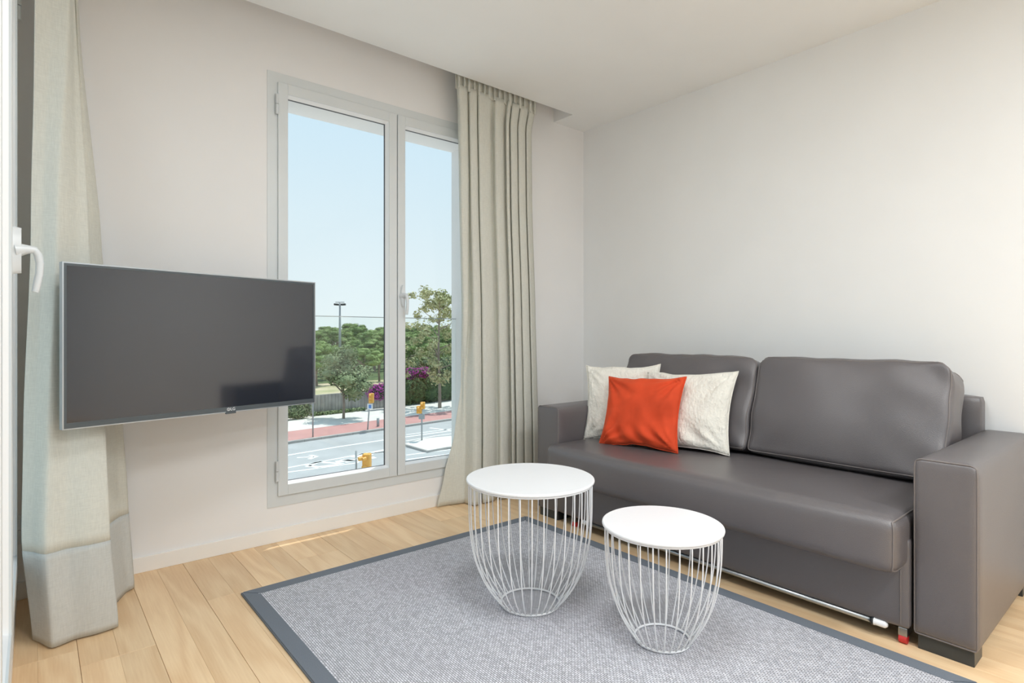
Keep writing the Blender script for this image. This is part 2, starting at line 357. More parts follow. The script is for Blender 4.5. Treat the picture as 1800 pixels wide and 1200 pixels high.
# ------------------------------------------------------------------ windows
def window(name, loc, rz, W=OW):
    root = bpy.data.objects.new(name, None); C.objects.link(root); root.location = loc; root.rotation_euler = (0, 0, rz); root['kind'] = 'structure'
    # fixed frame: plate on the wall face + body in the opening   (local y = outward)
    bm = bmesh.new(); z0, z1 = .181, 2.425; pw = .062
    for (a, b, c, d) in ((0, pw, z0, z1), (W-pw, W, z0, z1), (pw, W-pw, z0, z0+.062), (pw, W-pw, z1-.062, z1)):
        addbox(bm, a, b, -.004, 0.0, c, d)
        addbox(bm, max(a, .023), min(b, W-.023), 0, .075, max(c, OZ0+.001), min(d, OZ1-.001))
    obj('window_frame', bm, M['frame'], root)
    sil = box(.023, W-.023, .075, WT-.01, OZ0+.001, OZ0+.02, .003); obj('window_sill', sil, M['plaster'], root)
    for i, (a, b) in enumerate(((.05, .733), (.739, W-.048))):
        zz0, zz1 = .236, 2.375; s = .05
        bm = bmesh.new()
        for (p, q, c, d) in ((a, a+s, zz0, zz1), (b-s, b, zz0, zz1), (a+s, b-s, zz0, zz0+.055), (a+s, b-s, zz1-.055, zz1)):
            addbox(bm, p, q, -.016, .05, c, d, .0015, 1)
        sash = obj('sash', bm, M['frame'], root)
        # sloped white bead towards the glass
        ia, ib, ic, idd = a+s, b-s, zz0+.055, zz1-.055; w = .011
        bm = bmesh.new(); o_ = [(ia, ic), (ib, ic), (ib, idd), (ia, idd)]; n_ = [(ia+w, ic+w), (ib-w, ic+w), (ib-w, idd-w), (ia+w, idd-w)]
        vo = [bm.verts.new((x, -.010, z)) for x, z in o_]; vi = [bm.verts.new((x, .018, z)) for x, z in n_]; vb = [bm.verts.new((x, .018, z)) for x, z in o_]
        for k in range(4):
            k2 = (k+1) % 4; bm.faces.new((vo[k], vo[k2], vi[k2], vi[k])); bm.faces.new((vi[k], vi[k2], vb[k2], vb[k])); bm.faces.new((vo[k], vo[k2], vb[k2], vb[k]))
        obj('bead', bm, M['bead'], sash)
        bm = bmesh.new(); g = .003
        for (p, q, c, d) in ((ia+w-g, ia+w, ic+w, idd-w), (ib-w, ib-w+g, ic+w, idd-w), (ia+w, ib-w, ic+w-g, ic+w), (ia+w, ib-w, idd-w, idd-w+g)):
            addbox(bm, p, q, .0185, .034, c, d)
        obj('seal', bm, M['seal'], sash)
        obj('pane', box(ia-.004, ib+.004, .026, .030, ic-.004, idd+.004), M['glass'], sash)
        hx = a-.006 if i == 0 else b+.006
        for hz in (.315, 2.205):
            bm = bmesh.new()
            addtube(bm, [(hx, -.018, hz), (hx, -.018, hz+.05)], .008, 12); addtube(bm, [(hx, -.018, hz+.053), (hx, -.018, hz+.103)], .008, 12)
            obj('hinge', bm, M['handle'], sash, smooth=True, auto=40)
        if i == 1:
            hx = a+.028; hz = 1.30
            bm = bmesh.new(); ring = [(hx+.016*math.cos(t)*(1), -.016, hz+.0+.065*math.sin(t)) for t in [2*PI*k/24 for k in range(24)]]
            lo = [bm.verts.new((x, -.016, z)) for x, y, z in ring]; hi = [bm.verts.new((hx+(x-hx)*.85, -.034, hz+(z-hz)*.95)) for x, y, z in ring]
            bm.faces.new(hi[::-1]); bm.faces.new(lo)
            for k in range(24): bm.faces.new((lo[k], lo[(k+1) % 24], hi[(k+1) % 24], hi[k]))
            hnd = obj('handle_plate', bm, M['handle'], sash, smooth=True, auto=50)
            pts = [(hx, -.022, hz), (hx, -.045, hz+.004), (hx+.002, -.062, hz+.004), (hx+.003, -.069, hz-.008), (hx+.004, -.073, hz-.03), (hx+.004, -.072, hz-.06), (hx+.004, -.067, hz-.09), (hx+.004, -.063, hz-.112)]
            pts = [Vector(p) for p in pts]
            rad = [.021, .013, .010, .010, .0095, .009, .0095, .008]
            obj('handle', tube(pts, .01, 14, radii=rad), M['handle'], sash, smooth=True, auto=60)
    # glass balustrade with thin top edge, on the outside
    bal = obj('balustrade_glass', box(.024, W-.024, .242, .250, OZ0+.02, 1.176), M['glass'], root)
    obj('balustrade_edge', box(.024, W-.024, .2415, .2505, 1.1765, 1.181), M['silver'], root)
    return root
window('window_1', (W1X, YW, 0), 0, W1W)
window('window_2', (XL, W2Y, 0), PI/2)
window('added_window_3', (XL, W3Y, 0), PI/2)  # this and the next: unseen, added to bring light from the left
window('added_window_6', (XL, W6Y, 0), PI/2)
window('added_window_4', (.178+OW, YB, 0), PI)  # this and the next: unseen rear windows added as daylight fill
window('added_window_5', (1.728+OW, YB, 0), PI)
# portals guide sky light through the openings
area('window_portal', (W1X+W1W/2, YW+WT+.02, 1.27), (PI/2, 0, PI), W1W-.05, 2.14, 1, portal=True).rotation_euler = (-PI/2, 0, 0)
for yy_ in (W2Y, W3Y, W6Y):
    area('window_portal', (XL-WT-.02, yy_+OW/2, 1.27), (0, -PI/2, 0), 2.14, OW-.05, 1, portal=True)
for xx_ in (.915, 2.465):
    area('window_portal', (xx_, YB-WT-.02, 1.27), (PI/2, 0, 0), OW-.05, 2.14, 1, portal=True)

# out-of-view fill lamps added on the ceiling to brighten the room
fill_glow = emis('fill lamp glow', (1, .97, .93), 4)
for i, (lx, ly, FILL_W) in enumerate(FILL_LAMPS):
    t = thing('fill_lamp', 'round white fill lamp added on the ceiling out of view', 'fill light', (lx, ly, ZC), group='added fill lamps')
    obj('rim', lathe([(.0, 0), (.30, 0), (.30, -.03), (.285, -.035), (.285, -.01), (0, -.01)], 40), M['white_metal'], t, smooth=True, auto=40)
    obj('diffuser', lathe([(.284, -.012), (.26, -.028), (.15, -.038), (0, -.04)], 40), fill_glow, t, smooth=True)
    a = area('fill_light', (lx, ly, ZC-.06), (0, 0, 0), .56, .56, FILL_W, (.90, .96, 1.0), shape='DISK')

# ================================================================== RUG
RX0, RX1, RY0, RY1, RB, RT = .655, 2.215, .43, 2.53, .062, .010
rug = thing('area_rug', 'grey flat-woven rug with dark cotton border under the two tables', 'rug', ((RX0+RX1)/2, (RY0+RY1)/2, 0))
hx, hy = (RX1-RX0)/2, (RY1-RY0)/2
obj('weave', box(-hx+RB-.01, hx-RB+.01, -hy+RB-.01, hy-RB+.01, .0008, RT-.0015), M['rug'], rug)
cs = [(-hx, -hy), (hx, -hy), (hx, hy), (-hx, hy)]; ci = [(-hx+RB, -hy+RB), (hx-RB, -hy+RB), (hx-RB, hy-RB), (-hx+RB, hy-RB)]
for k in range(4):
    k2 = (k+1) % 4
    def cut(p, q, t=.0012):
        v = Vector((q[0]-p[0], q[1]-p[1])).normalized()*t; return (p[0]+v.x, p[1]+v.y)
    pts = [cut(cs[k], cs[k2]), cut(cs[k2], cs[k]), cut(ci[k2], ci[k]), cut(ci[k], ci[k2])]
    bm = poly(pts, .0006, RT); bmesh.ops.bevel(bm, geom=[e for e in bm.edges if all(v.co.z > .005 for v in e.verts)], offset=.003, segments=2, affect='EDGES')
    obj('border', bm, M['band'], rug, smooth=True, auto=50)

# ================================================================== SOFA
SX = 2.31; SY0, SY1 = .453, 2.536; AW = .178; AH = .652
sofa = thing('sofa', 'grey brown leather two-seat sofa bed with block arms against the side wall', 'sofa', ((SX+XR)/2, (SY0+SY1)/2, 0))
OX, OY = (SX+XR)/2, (SY0+SY1)/2
def S(o, x, y, z, rot=(0, 0, 0)):
    o.location = (x-OX, y-OY, z); o.rotation_euler = rot; return o
def rect_loop(hy_, hz_, r, x=0, n=6):
    pts = []
    for cy, cz, a0 in ((hy_-r, hz_-r, 0), (-(hy_-r), hz_-r, PI/2), (-(hy_-r), -(hz_-r), PI), (hy_-r, -(hz_-r), 3*PI/2)):
        for k in range(n+1):
            a = a0+PI/2*k/n; pts.append((x, cy+r*math.cos(a), cz+r*math.sin(a)))
    return pts
for yc in (SY0+AW/2, SY1-AW/2):
    h = ((XR-.02-SX)/2, AW/2, (AH-.05)/2)
    def roundtop(p, q, h=h):
        # big roll on the two long top edges
        r = .035; z, y = p.z, p.y
        if z > h[2]-r and abs(y) > h[1]-r:
            cy = (h[1]-r)*sgn(y); dy, dz = y-cy, z-(h[2]-r); L_ = math.hypot(dy, dz)
            if L_ > r: p.y = cy+dy/L_*r; p.z = h[2]-r+dz/L_*r
        return p
    a = obj('arm', rbox(h, .014, 14, (.004, .004, .004), post=roundtop), M['leather'], sofa, smooth=True)
    S(a, (SX+XR-.02)/2, yc, .05+h[2])
    pts = seam('x-')
    obj('piping', tube(pts, .0030, 8, closed=True), M['piping'], a, smooth=True)
SI0, SI1 = SY0+AW, SY1-AW
# base panel (pull-out drawer front)
b = obj('base_panel', rbox((.03, (SI1-SI0)/2-.006, .155), .012, 10, (.004, 0, 0)), M['leather'], sofa, smooth=True); S(b, SX+.012, (SI0+SI1)/2, .06+.155)
bp_ = obj('stitching', tube([(0, 0, -.14), (0, 0, .14)], .0022, 6), M['piping'], b); bp_.location = (-.0335, -(SI1-SI0)/2+.03, 0)
b = obj('base_body', box(-.42, .42, -(SI1-SI0)/2+.004, (SI1-SI0)/2-.004, -.12, .12), M['dark'], sofa); S(b, SX+.47, (SI0+SI1)/2, .19)
# seat cushion
sh = ((2.86-2.185)/2, (SI1-SI0)/2-.012, .099)
def seatpost(p, q):
    # front bottom tucks in, front roll rounds over
    if p.x < 0: p.z += .0
    # worn dip
    p.z -= .006*math.exp(-((p.y-.35)/.3)**2)*max(0, q[2])
    return p
bm = rbox(sh, .045, 22, (.016, .002, .010), wr=.003, seed=3, wscale=4, post=seatpost)
SEAMS_ = {k: seam(k) for k in ('y-', 'y+')}
s = obj('seat_cushion', bm, M['leather'], sofa, smooth=True)
S(s, 2.185+sh[0], (SI0+SI1)/2, .262+sh[2])
for key in ('y-', 'y+'):
    obj('piping', tube(SEAMS_[key], .0032, 8, closed=True), M['piping'], s, smooth=True)
# back cushions
def back_cushion(y0, y1, seed):
    h = (.105, (y1-y0)/2, .245)
    R = .075
    def post(p, q):
        hz = h[2]; z, y = p.z, p.y
        # rounded upper corners seen from the front
        if z > hz-R and abs(y) > h[1]-R:
            cy = (h[1]-R)*sgn(y); dy, dz = y-cy, z-(hz-R); L_ = math.hypot(dy, dz)
            if L_ > R: p.y = cy+dy/L_*R; p.z = hz-R+dz/L_*R
        # thinner towards the top
        k = (z+hz)/(2*hz); p.x *= 1-.18*k
        # plump front, sag wrinkles by the corners
        if q[0] < 0:
            d = math.hypot((abs(y)-h[1])*3, (abs(z)-hz)*3)
            p.x += .022*mnoise.noise(Vector((y*3.5+seed, z*4.5, seed)))
            p.x += .012*math.exp(-d*3.2)*math.sin(34*(abs(y)*.7+z*1.0)+seed+sgn(y))
        if q[2] > .8: p.z += .006*mnoise.noise(Vector((y*9+seed, 2, p.x*12)))
        if abs(q[1]) > .8: p.y += .008*mnoise.noise(Vector((z*8+seed, 5, p.x*10)))
        return p
    c = obj('back_cushion', rbox(h, .026, 30, (.035, .010, .014), post=post), M['leather'], sofa, smooth=True)
    S(c, 2.895, (y0+y1)/2, .455+.245, (0, math.radians(15), 0))
    obj('piping', tube(seam('x-'), .0032, 8, closed=True), M['piping'], c, smooth=True)
    obj('piping', tube(seam('x+'), .0030, 8, closed=True), M['piping'], c, smooth=True)
    return c
YM = 1.462
back_cushion(SI0+.010, YM-.004, 1.3)
back_cushion(YM+.004, SI1-.055, 4.1)
bf = obj('back_frame', rbox((.045, (SI1-SI0)/2+.02, .36), .02, 10), M['leather'], sofa, smooth=True); S(bf, XR-.02-.045, (SI0+SI1)/2, .08+.36)
# pull rail with end caps, wheels, feet
rl = obj('rail', tube([(0, -.68, 0), (0, .68, 0)], .010, 12), M['metal'], sofa, smooth=True); S(rl, SX-.012, 1.43, .052)
for k in (-1, 1):
    cp = obj('rail_cap', tube([(0, 0, 0), (0, k*.006, 0), (0, k*.008, 0), (0, k*.038, 0), (0, k*.046, 0)], .013, 14, radii=[.014, .014, .0125, .0125, .006]), M['white_metal'], rl, smooth=True); cp.location = (0, k*.682, 0)
    rg = obj('rail_ring', tube([(0, -.004, 0), (0, .004, 0)], .0145, 14), M['dark'], rl, smooth=True); rg.location = (0, k*.682, 0)
for y in (SI0+.03, SI1-.12):
    bm = bmesh.new(); addbox(bm, -.03, .03, -.014, .014, .014, .045, .003)
    w = obj('wheel_bracket', bm, M['metal'], sofa); S(w, SX+.03, y, .012)
    bm = tube([(0, -.012, 0), (0, .012, 0)], .016, 20); w2 = obj('wheel', bm, M['red'], w, smooth=True, auto=40); w2.location = (-.018, 0, .004)
for x in (SX+.06, XR-.12):
    for y in (SY0+AW/2, SY1-AW/2):
        f_ = obj('foot', box(-.05, .05, -AW/2+.012, AW/2-.012, 0, .052, .002), M['foot'], sofa); S(f_, x, y, 0)

# ================================================================== SCATTER CUSHIONS
def pillow(name, label, w, h, t, seed, m, loc, yaw, lean, roll=0, group=None, wr=.006):
    bm = bmesh.new(); N = 44; V = {}
    for s in (1, -1):
        for i in range(N+1):
            for j in range(N+1):
                u = -1+2*i/N; v = -1+2*j/N
                edge = i in (0, N) or j in (0, N)
                if s == -1 and edge: V[(s, i, j)] = V[(1, i, j)]; continue
                th = t*((1-u*u)**.5*(1-v*v)**.5)**.8 if not edge else 0
                x = u*w/2*(1-.10*(1-v*v)); z = v*h/2*(1-.10*(1-u*u))
                fr = 1-max(abs(u), abs(v))
                nv = mnoise.noise(Vector((u*2.3+seed, v*2.3, s*3)))*wr*2.0
                # pull wrinkles running in from the corners
                c = min((abs(u)-1)**2+(abs(v)-1)**2, 2)
                ang = math.atan2(abs(v)-1, abs(u)-1)
                nv += wr*1.3*math.sin(ang*14+seed)*math.exp(-c*2.2)
                # slump folds near the bottom
                nv += wr*.9*math.exp(-((v+.75)/.3)**2)*math.sin(u*13+v*7+seed)
                k = min(1, fr*7)
                y = s*(th+nv*k)
                z -= .010*mnoise.noise(Vector((u*1.5+seed, 1, 0)))*(abs(v) > .9)
                z += .005*mnoise.noise(Vector((u*4, seed, 2)))*abs(v)
                V[(s, i, j)] = bm.verts.new((x, -y, z))
    for s in (1, -1):
        for i in range(N):
            for j in range(N):
                q = [V[(s, i, j)], V[(s, i+1, j)], V[(s, i+1, j+1)], V[(s, i, j+1)]]
                bm.faces.new(q if s == 1 else q[::-1])
    root = obj(name, bm, m, None, smooth=True); tag(root, label, 'cushion', group)
    # seam welt around the edge
    loop = [(i, 0) for i in range(N)]+[(N, j) for j in range(N)]+[(N-i, N) for i in range(N)]+[(0, N-j) for j in range(N)]
    me = root.data
    pts = []
    for (i, j) in loop:
        u = -1+2*i/N; v = -1+2*j/N
        x = u*w/2*(1-.10*(1-v*v)); z = v*h/2*(1-.10*(1-u*u)); z -= .010*mnoise.noise(Vector((u*1.5+seed, 1, 0)))*(abs(v) > .9); z += .005*mnoise.noise(Vector((u*4, seed, 2)))*abs(v)
        pts.append((x, 0, z))
    obj('seam', tube(pts, .0028, 6, closed=True), m, root, smooth=True)
    root.location = loc
    # local -y is the front; yaw 90 turns the front towards -X
    R = Matrix.Rotation(yaw, 4, 'Z') @ Matrix.Rotation(lean, 4, 'X') @ Matrix.Rotation(roll, 4, 'Y')
    root.rotation_euler = R.to_euler()
    return root
rad = math.radians
pillow('cushion', 'cream linen cushion leaning between the sofa arm and back, behind the orange one', .45, .45, .052, 1.7, M['linen'], (2.665, 2.19, .458+.215), rad(-64), rad(-15), rad(-2), 'cream linen cushions')
pillow('cushion', 'cream linen cushion to the right of the orange cushion, against the dark back cushion', .53, .44, .055, 5.2, M['linen'], (2.685, 1.772, .458+.207), rad(-84), rad(-22), rad(-3), 'cream linen cushions')
pillow('cushion', 'bright orange velvet cushion in front of the two cream cushions', .48, .405, .06, 9.4, M['velvet'], (2.545, 1.955, .458+.190), rad(-83), rad(-20), rad(-3), None, .009)

# ================================================================== WIRE TABLES
def wire_table(name, label, loc, H, R, rb, nw, rw, flare, rz=0):
    t = thing(name, label, 'side table', loc, rz)
    obj('tabletop', lathe([(0, H-.013), (R-.006, H-.013), (R-.001, H-.0095), (R, H-.006), (R-.0012, H-.001), (R-.004, H+.0005), (R-.008, H), (R-.02, H-.0002), (0, H-.0002)], 96), M['white_metal'], t, smooth=True, auto=50)
    bm = tube([(rb*math.cos(2*PI*k/64), rb*math.sin(2*PI*k/64), .004) for k in range(64)], .004, 8, closed=True); obj('base_ring', bm, M['white_metal'], t, smooth=True)
    Rt = R-.010
    obj('upper_ring', tube([(Rt*math.cos(2*PI*k/64), Rt*math.sin(2*PI*k/64), H-.016) for k in range(64)], .0035, 8, closed=True), M['white_metal'], t, smooth=True)
    pts = []
    for k in range(19):
        s = k/18; z = .004+(H-.020-.004)*s
        r = rb+(Rt-rb)*(1-(1-s)**flare)**(1/ (1.0)) if False else rb+(Rt-rb)*(1-(1-s)**flare)
        pts.append((r, 0, z))
    me = tube(pts, rw, 6)
    w0 = obj('wire', me, M['white_metal'], t, smooth=True)
    for k in range(1, nw):
        w = w0.copy(); C.objects.link(w); w.parent = t; w.rotation_euler = (0, 0, 2*PI*k/nw)
    return t
wire_table('wire_side_table', 'taller and wider white wire basket side table with round top, nearer the window', (1.51, 1.70, RT+.001), .495, .253, .116, 36, .0024, 3.5)
wire_table('wire_side_table', 'shorter and smaller white wire basket side table with round top, nearer the sofa arm', (1.682, 1.202, RT+.001), .403, .207, .094, 30, .0024, 2.8, .06)

# ================================================================== TELEVISION
tv = thing('television', 'flat black television swung out from the wall on an arm, overlapping the window', 'television', (.545, 2.557, 1.0325), math.radians(13.2))
TW, TH = .485, .2835
obj('casing', box(-TW+.004, TW-.004, .004, .030, -TH+.004, TH-.004, .004), M['tvcase'], tv)
obj('back_bulge', box(-.33, .33, .030, .062, -.22, .12, .012, 3), M['tvcase'], tv)
bm = bmesh.new()
for (a, b, c, d) in ((-TW, -TW+.0045, -TH, TH), (TW-.0045, TW, -TH, TH), (-TW+.0045, TW-.0045, TH-.0045, TH), (-TW+.0045, TW-.0045, -TH, -TH+.0035)):
    addbox(bm, a, b, -.002, .028, c, d)
obj('edge_trim', bm, M['silver'], tv)
bm = bmesh.new()
for (a, b, c, d) in ((-TW+.0045, -TW+.0125, -TH+.0035, TH-.0045), (TW-.0125, TW-.0045, -TH+.0035, TH-.0045), (-TW+.0125, TW-.0125, TH-.0125, TH-.0045), (-TW+.0125, TW-.0125, -TH+.0035, -TH+.022)):
    addbox(bm, a, b, -.0015, .006, c, d)
obj('bezel', bm, M['tvcase'], tv)
obj('screen', box(-TW+.0125, TW-.0125, -.0002, .004, -TH+.022, TH-.0125), M['tvglass'], tv)
lg = obj('badge', box(-.021, .021, -.004, .006, -TH-.006, -TH+.0035, .001, 1), M['tvcase'], tv); lg.location = (.085, 0, 0)
tx = bpy.data.curves.new('logo', 'FONT'); tx.body = 'LG'; tx.size = .017; tx.extrude = .0003; tx.align_x = 'CENTER'; tx.align_y = 'CENTER'
tx.materials.append(M['logo']); tmp = bpy.data.objects.new('tmp', tx); C.objects.link(tmp); bpy.context.view_layer.update(); tme = bpy.data.meshes.new_from_object(tmp.evaluated_get(bpy.context.evaluated_depsgraph_get())); bpy.data.objects.remove(tmp)
to = bpy.data.objects.new('logo', tme); C.objects.link(to); to.parent = tv; to.location = (.093, -.0022, -TH+.0125); to.rotation_euler = (PI/2, 0, 0)
bm = tube([(.0055*math.cos(2*PI*k/20), 0, .0055*math.sin(2*PI*k/20)) for k in range(20)], .0009, 5, closed=True)
addbox(bm, -.0004, .0004, -.0006, .0006, -.003, .003); addbox(bm, 0, .003, -.0006, .0006, -.0034, -.0026)
lo = obj('logo_circle', bm, M['logo'], tv); lo.location = (.075, -.0022, -TH+.0125)
obj('mount_plate', box(-.11, .11, .062, .072, -.11, .09, .002), M['dark'], tv)
# folding arm back to the wall
R_ = Matrix.Rotation(-math.radians(13.2), 3, 'Z')
def tvl(x, y): v = R_ @ Vector((x-.545, y-2.557, 0)); return (v.x, v.y)
p0 = (0, .075); p1 = tvl(.80, 2.80); p2 = tvl(.50, 2.99)
obj('mount_arm', tube([(p0[0], p0[1]-.004, -.01), (p1[0], p1[1], -.01)], .018, 10, flat=1.3), M['dark'], tv, smooth=True, auto=60)
obj('mount_arm', tube([(p1[0], p1[1], -.01), (p2[0], p2[1], -.01)], .018, 10, flat=1.3), M['dark'], tv, smooth=True, auto=60)
obj('mount_arm_joint', tube([(p1[0], p1[1], -.05), (p1[0], p1[1], .03)], .02, 14), M['dark'], tv, smooth=True, auto=60)
wp = obj('wall_plate', box(-.05, .05, -.05, .015, -.12, .12, .003), M['dark'], tv); q = tvl(.50, 3.043); wp.location = (q[0], q[1], 0); wp.rotation_euler = (0, 0, -math.radians(13.2))

# ================================================================== CURTAINS
def cr_(p0, p1, p2, p3, t):
    return .5*((2*p1)+(-p0+p2)*t+(2*p0-5*p1+4*p2-p3)*t*t+(-p0+3*p1-3*p2+p3)*t**3)
def lerp_levels(levels, z):
    zs = [l[0] for l in levels]
    if z >= zs[0]: return levels[0][1]
    for i in range(len(zs)-1):
        if zs[i] >= z >= zs[i+1]:
            t = (zs[i]-z)/(zs[i]-zs[i+1]); t = t*t*(3-2*t)*.5+t*.5
            return [(a[0]+(b[0]-a[0])*t, a[1]+(b[1]-a[1])*t) for a, b in zip(levels[i][1], levels[i+1][1])]
    return levels[-1][1]
def sheet(levels, zt, zb, nz, sub, zfun=None, amp=.002, seed=0, tension=1):
    bm = bmesh.new(); rows = []
    for a in range(nz+1):
        z = zt+(zb-zt)*a/nz
        pr = lerp_levels(levels, z); P = [Vector((X_at(px, Y), Y)) for px, Y in pr]; row = []
        n = len(P)
        for i in range(n-1):
            for s in range(sub if i < n-2 else sub+1):
                t = s/sub; v = [P[max(i-1, 0)], P[i], P[i+1], P[min(i+2, n-1)]]
                c = cr_(*v, t); l = P[i].lerp(P[i+1], t); c = l.lerp(c, tension)
                f = (i+t)/(n-1)
                w = mnoise.noise(Vector((c.x*14+seed, c.y*14, z*2.2)))*amp
                zz = z
                if zfun: zz = zfun(z, f, c)
                row.append(bm.verts.new((c.x+w, c.y+w, zz)))
        rows.append(row)
    for A, B in zip(rows, rows[1:]):
        for k in range(len(A)-1): bm.faces.new((A[k], A[k+1], B[k+1], B[k]))
    return bm
def cloth(name, bm, m, parent, th=.0025):
    o = obj(name, bm, m, parent, smooth=True)
    md = o.modifiers.new('thickness', 'SOLIDIFY'); md.thickness = th; md.offset = 0
    return o
# left curtain (drawn into the corner beside the left window)
def LL(A, B, C_, D, yb, yc, yA=2.61, yD=2.90):
    return [(A, yA), ((A+B)/2-2, (yA+yb)/2+.01), (B, yb), ((B*2+C_)/3, yb+.02), ((B+2*C_)/3, yc-.012), (C_, yc), (C_-1, yc+.03), (C_-16 if C_-B > 30 else C_-3, yc+.14), ((C_+D)/2, yD-.06), (D-1, yD-.03), (D, yD), (D-8, yD+.05)]
Llev = [
 (2.80, LL(62, 98, 112, 122, 2.70, 2.76)),
 (2.33, LL(62, 120, 131, 139, 2.64, 2.72)),
 (1.44, LL(55, 100, 155, 178, 2.58, 2.64)),
 (.75, LL(41, 86, 183, 214, 2.535, 2.57)),
 (.37, LL(38, 80, 191, 224, 2.52, 2.545)),
 (.0, LL(58, 92, 206, 235, 2.50, 2.53)),
]
cl = thing('curtain', 'long sage linen curtain gathered into the corner behind the television', 'curtain', (0, 0, 0))
cloth('panel', sheet(Llev, 2.795, .318, 60, 10, seed=2, tension=.6), M['curtain'], cl)
def hemz(z, f, c): return z+.0
cloth('hem', sheet(Llev, .322, .006, 14, 10, seed=2, tension=.6, amp=.002), M['hem'], cl, .0045)
# right curtain
PROF = [(807, 2), (811, 0), (822, 0), (825.5, 1), (828.5, 0), (839, 0), (841.5, 1), (844, 0), (861, .1), (867, 1), (873, 0), (884, 0), (889, 1), (892, 0), (896, 0), (898, 1), (900, 0), (910, 0), (911.8, 1), (913.5, 0), (924, 0), (925.5, 1), (928, 0), (936, .7)]
def RLv(a, b, yf=2.90, yb_=2.945, flap=None):
    out = []
    n = len(PROF)
    for i, (px, k) in enumerate(PROF):
        q = a+(px-807)*(b-a)/(936-807)
        y = yf+(yb_-yf)*min(k, 1)
        if flap and i == 0: q = flap[0]; y = flap[1]
        if flap and i == 1: q = (flap[0]+a)/2+2; y = flap[1]-.008
        if flap and i == 2: q = a+3; y = 2.99
        if flap and i == 3: q = a+7; y = 2.985
        out.append((q, y))
    return out
def RL1(a, b, E, t, yf=2.9, yb_=2.945):
    p = RLv(a, b, yf, yb_); f = RLv(a, b, yf, yb_, (E, 3.02)); return [(u[0]+(v[0]-u[0])*t, u[1]+(v[1]-u[1])*t) for u, v in zip(p, f)]
Rlev = [
 (2.80, RL1(801, 944, 801, 0, 2.915, 2.945)),
 (2.60, RL1(803, 940, 803, 0, 2.905, 2.93)),
 (2.45, RL1(805, 934, 805, 0, 2.905, 2.945)),
 (2.0, RL1(807, 935, 807, 0)),
 (1.2, RL1(812, 941, 811, .4)),
 (.75, RL1(812, 944, 810, 1)),
 (.45, RL1(812, 946, 799, 1)),
 (.18, RL1(811, 947, 780, 1)),
 (.0, RL1(810, 948, 768, 1)),
]
crn = thing('curtain', 'sage linen curtain hanging in folds beside the window, behind the sofa arm', 'curtain', (0, 0, 0))
cloth('panel', sheet(Rlev, 2.60, .006, 80, 4, seed=8, tension=.7, amp=.003), M['curtain'], crn)
# gathered heading tape: finer crumpled pleats
head = []
nx = 74
def hrow(z, amp):
    r = []
    for i in range(nx+1):
        px = 801+(942-801)*i/nx+(2.8-z)*0
        r.append((px, 2.912+amp*math.sin(i*1.35+.6*math.sin(i*.7))))
    return r
hl = [(2.80, hrow(0, .010)), (2.64, hrow(0, .014)), (2.57, hrow(0, .009))]
cloth('heading', sheet(hl, 2.795, 2.575, 12, 3, seed=4), M['curtain'], crn)

# ================================================================== OUTDOORS
GZ = -6.0
M['asphalt'] = mat('pale asphalt', (.42, .425, .43), .85, noise_amt=.08, noise_scale=.6, bump=.2, bump_scale=30, dist=.01)
M['redlane'] = mat('red cycle lane', (.52, .27, .25), .85, noise_amt=.06, noise_scale=.8)
M['pave'] = mat('pale paving', (.72, .70, .66), .85, noise_amt=.06, noise_scale=1.2)
M['kerb'] = mat('kerb stone', (.42, .40, .38), .8, noise_amt=.06)
M['paint'] = mat('white road paint', (.80, .81, .80), .7, noise_amt=.04, noise_scale=4)
M['concrete'] = mat('grey concrete', (.40, .39, .37), .85, noise_amt=.12, noise_scale=1.5)
M['soil'] = mat('sandy soil', (.62, .51, .36), .95, noise_scale=.25, col2=(.35, .36, .18))
M['forest'] = mat('forest undergrowth', (.14, .19, .07), .95, noise_scale=.8, col2=(.07, .10, .04), bump=.8, bump_scale=3, dist=.2)
M['bark'] = mat('bark', (.26, .21, .17), .9, noise_amt=.25, noise_scale=8)
M['pole'] = mat('galvanised pole', (.36, .38, .39), .5, metal=.3, noise_amt=.05)
M['amber'] = mat('amber signal housing', (.80, .40, .06), .5, noise_amt=.05)
M['blue'] = mat('blue sign face', (.10, .25, .6), .5, noise_amt=.05)
M['hedge'] = mat('hedge core', (.045, .085, .03), .9, noise_amt=.4, noise_scale=3)
def leafmat(name, a, b, s=1.5, rand=.12):
    return mat(name, a, .7, spec=.25, col2=b, noise_scale=s, rand=rand)
M['pine'] = leafmat('pine needles', (.23, .33, .09), (.10, .17, .05), 1.2)
M['pine2'] = leafmat('pale pine needles', (.30, .40, .13), (.15, .23, .07), 1.2)
M['plane'] = leafmat('street tree leaves', (.31, .37, .20), (.17, .23, .10), 2)
M['pale_leaf'] = leafmat('yellow green leaves', (.56, .54, .30), (.30, .35, .16), 2)
M['bougain'] = leafmat('magenta bracts', (.55, .07, .42), (.33, .07, .28), 5)
M['hedge_leaf'] = leafmat('hedge leaves', (.12, .19, .07), (.05, .10, .035), 3)
so = gp(505, 780.5); su = Vector((.992, .126)); sv = Vector((-.126, .992))
def st(u, v): return (so[0]+su.x*u+sv.x*v, so[1]+su.y*u+sv.y*v)
def strip(name, u0, u1, v0, v1, z0, z1, m, parent=None):
    return struct(name, poly([st(u0, v0), st(u1, v0), st(u1, v1), st(u0, v1)], z0, z1), m, parent)
road = strip('road', -60, 120, -60, 0, GZ-.3, GZ, M['asphalt'])
strip('red_cycle_path', -60, 120, .35, 4.0, GZ-.3, GZ+.12, M['redlane'])
pav = strip('pavement', -60, 120, 4.0, 10.75, GZ-.3, GZ+.125, M['pave'])
kb = bpy.data.objects.new('kerb', None); C.objects.link(kb); kb['kind'] = 'structure'
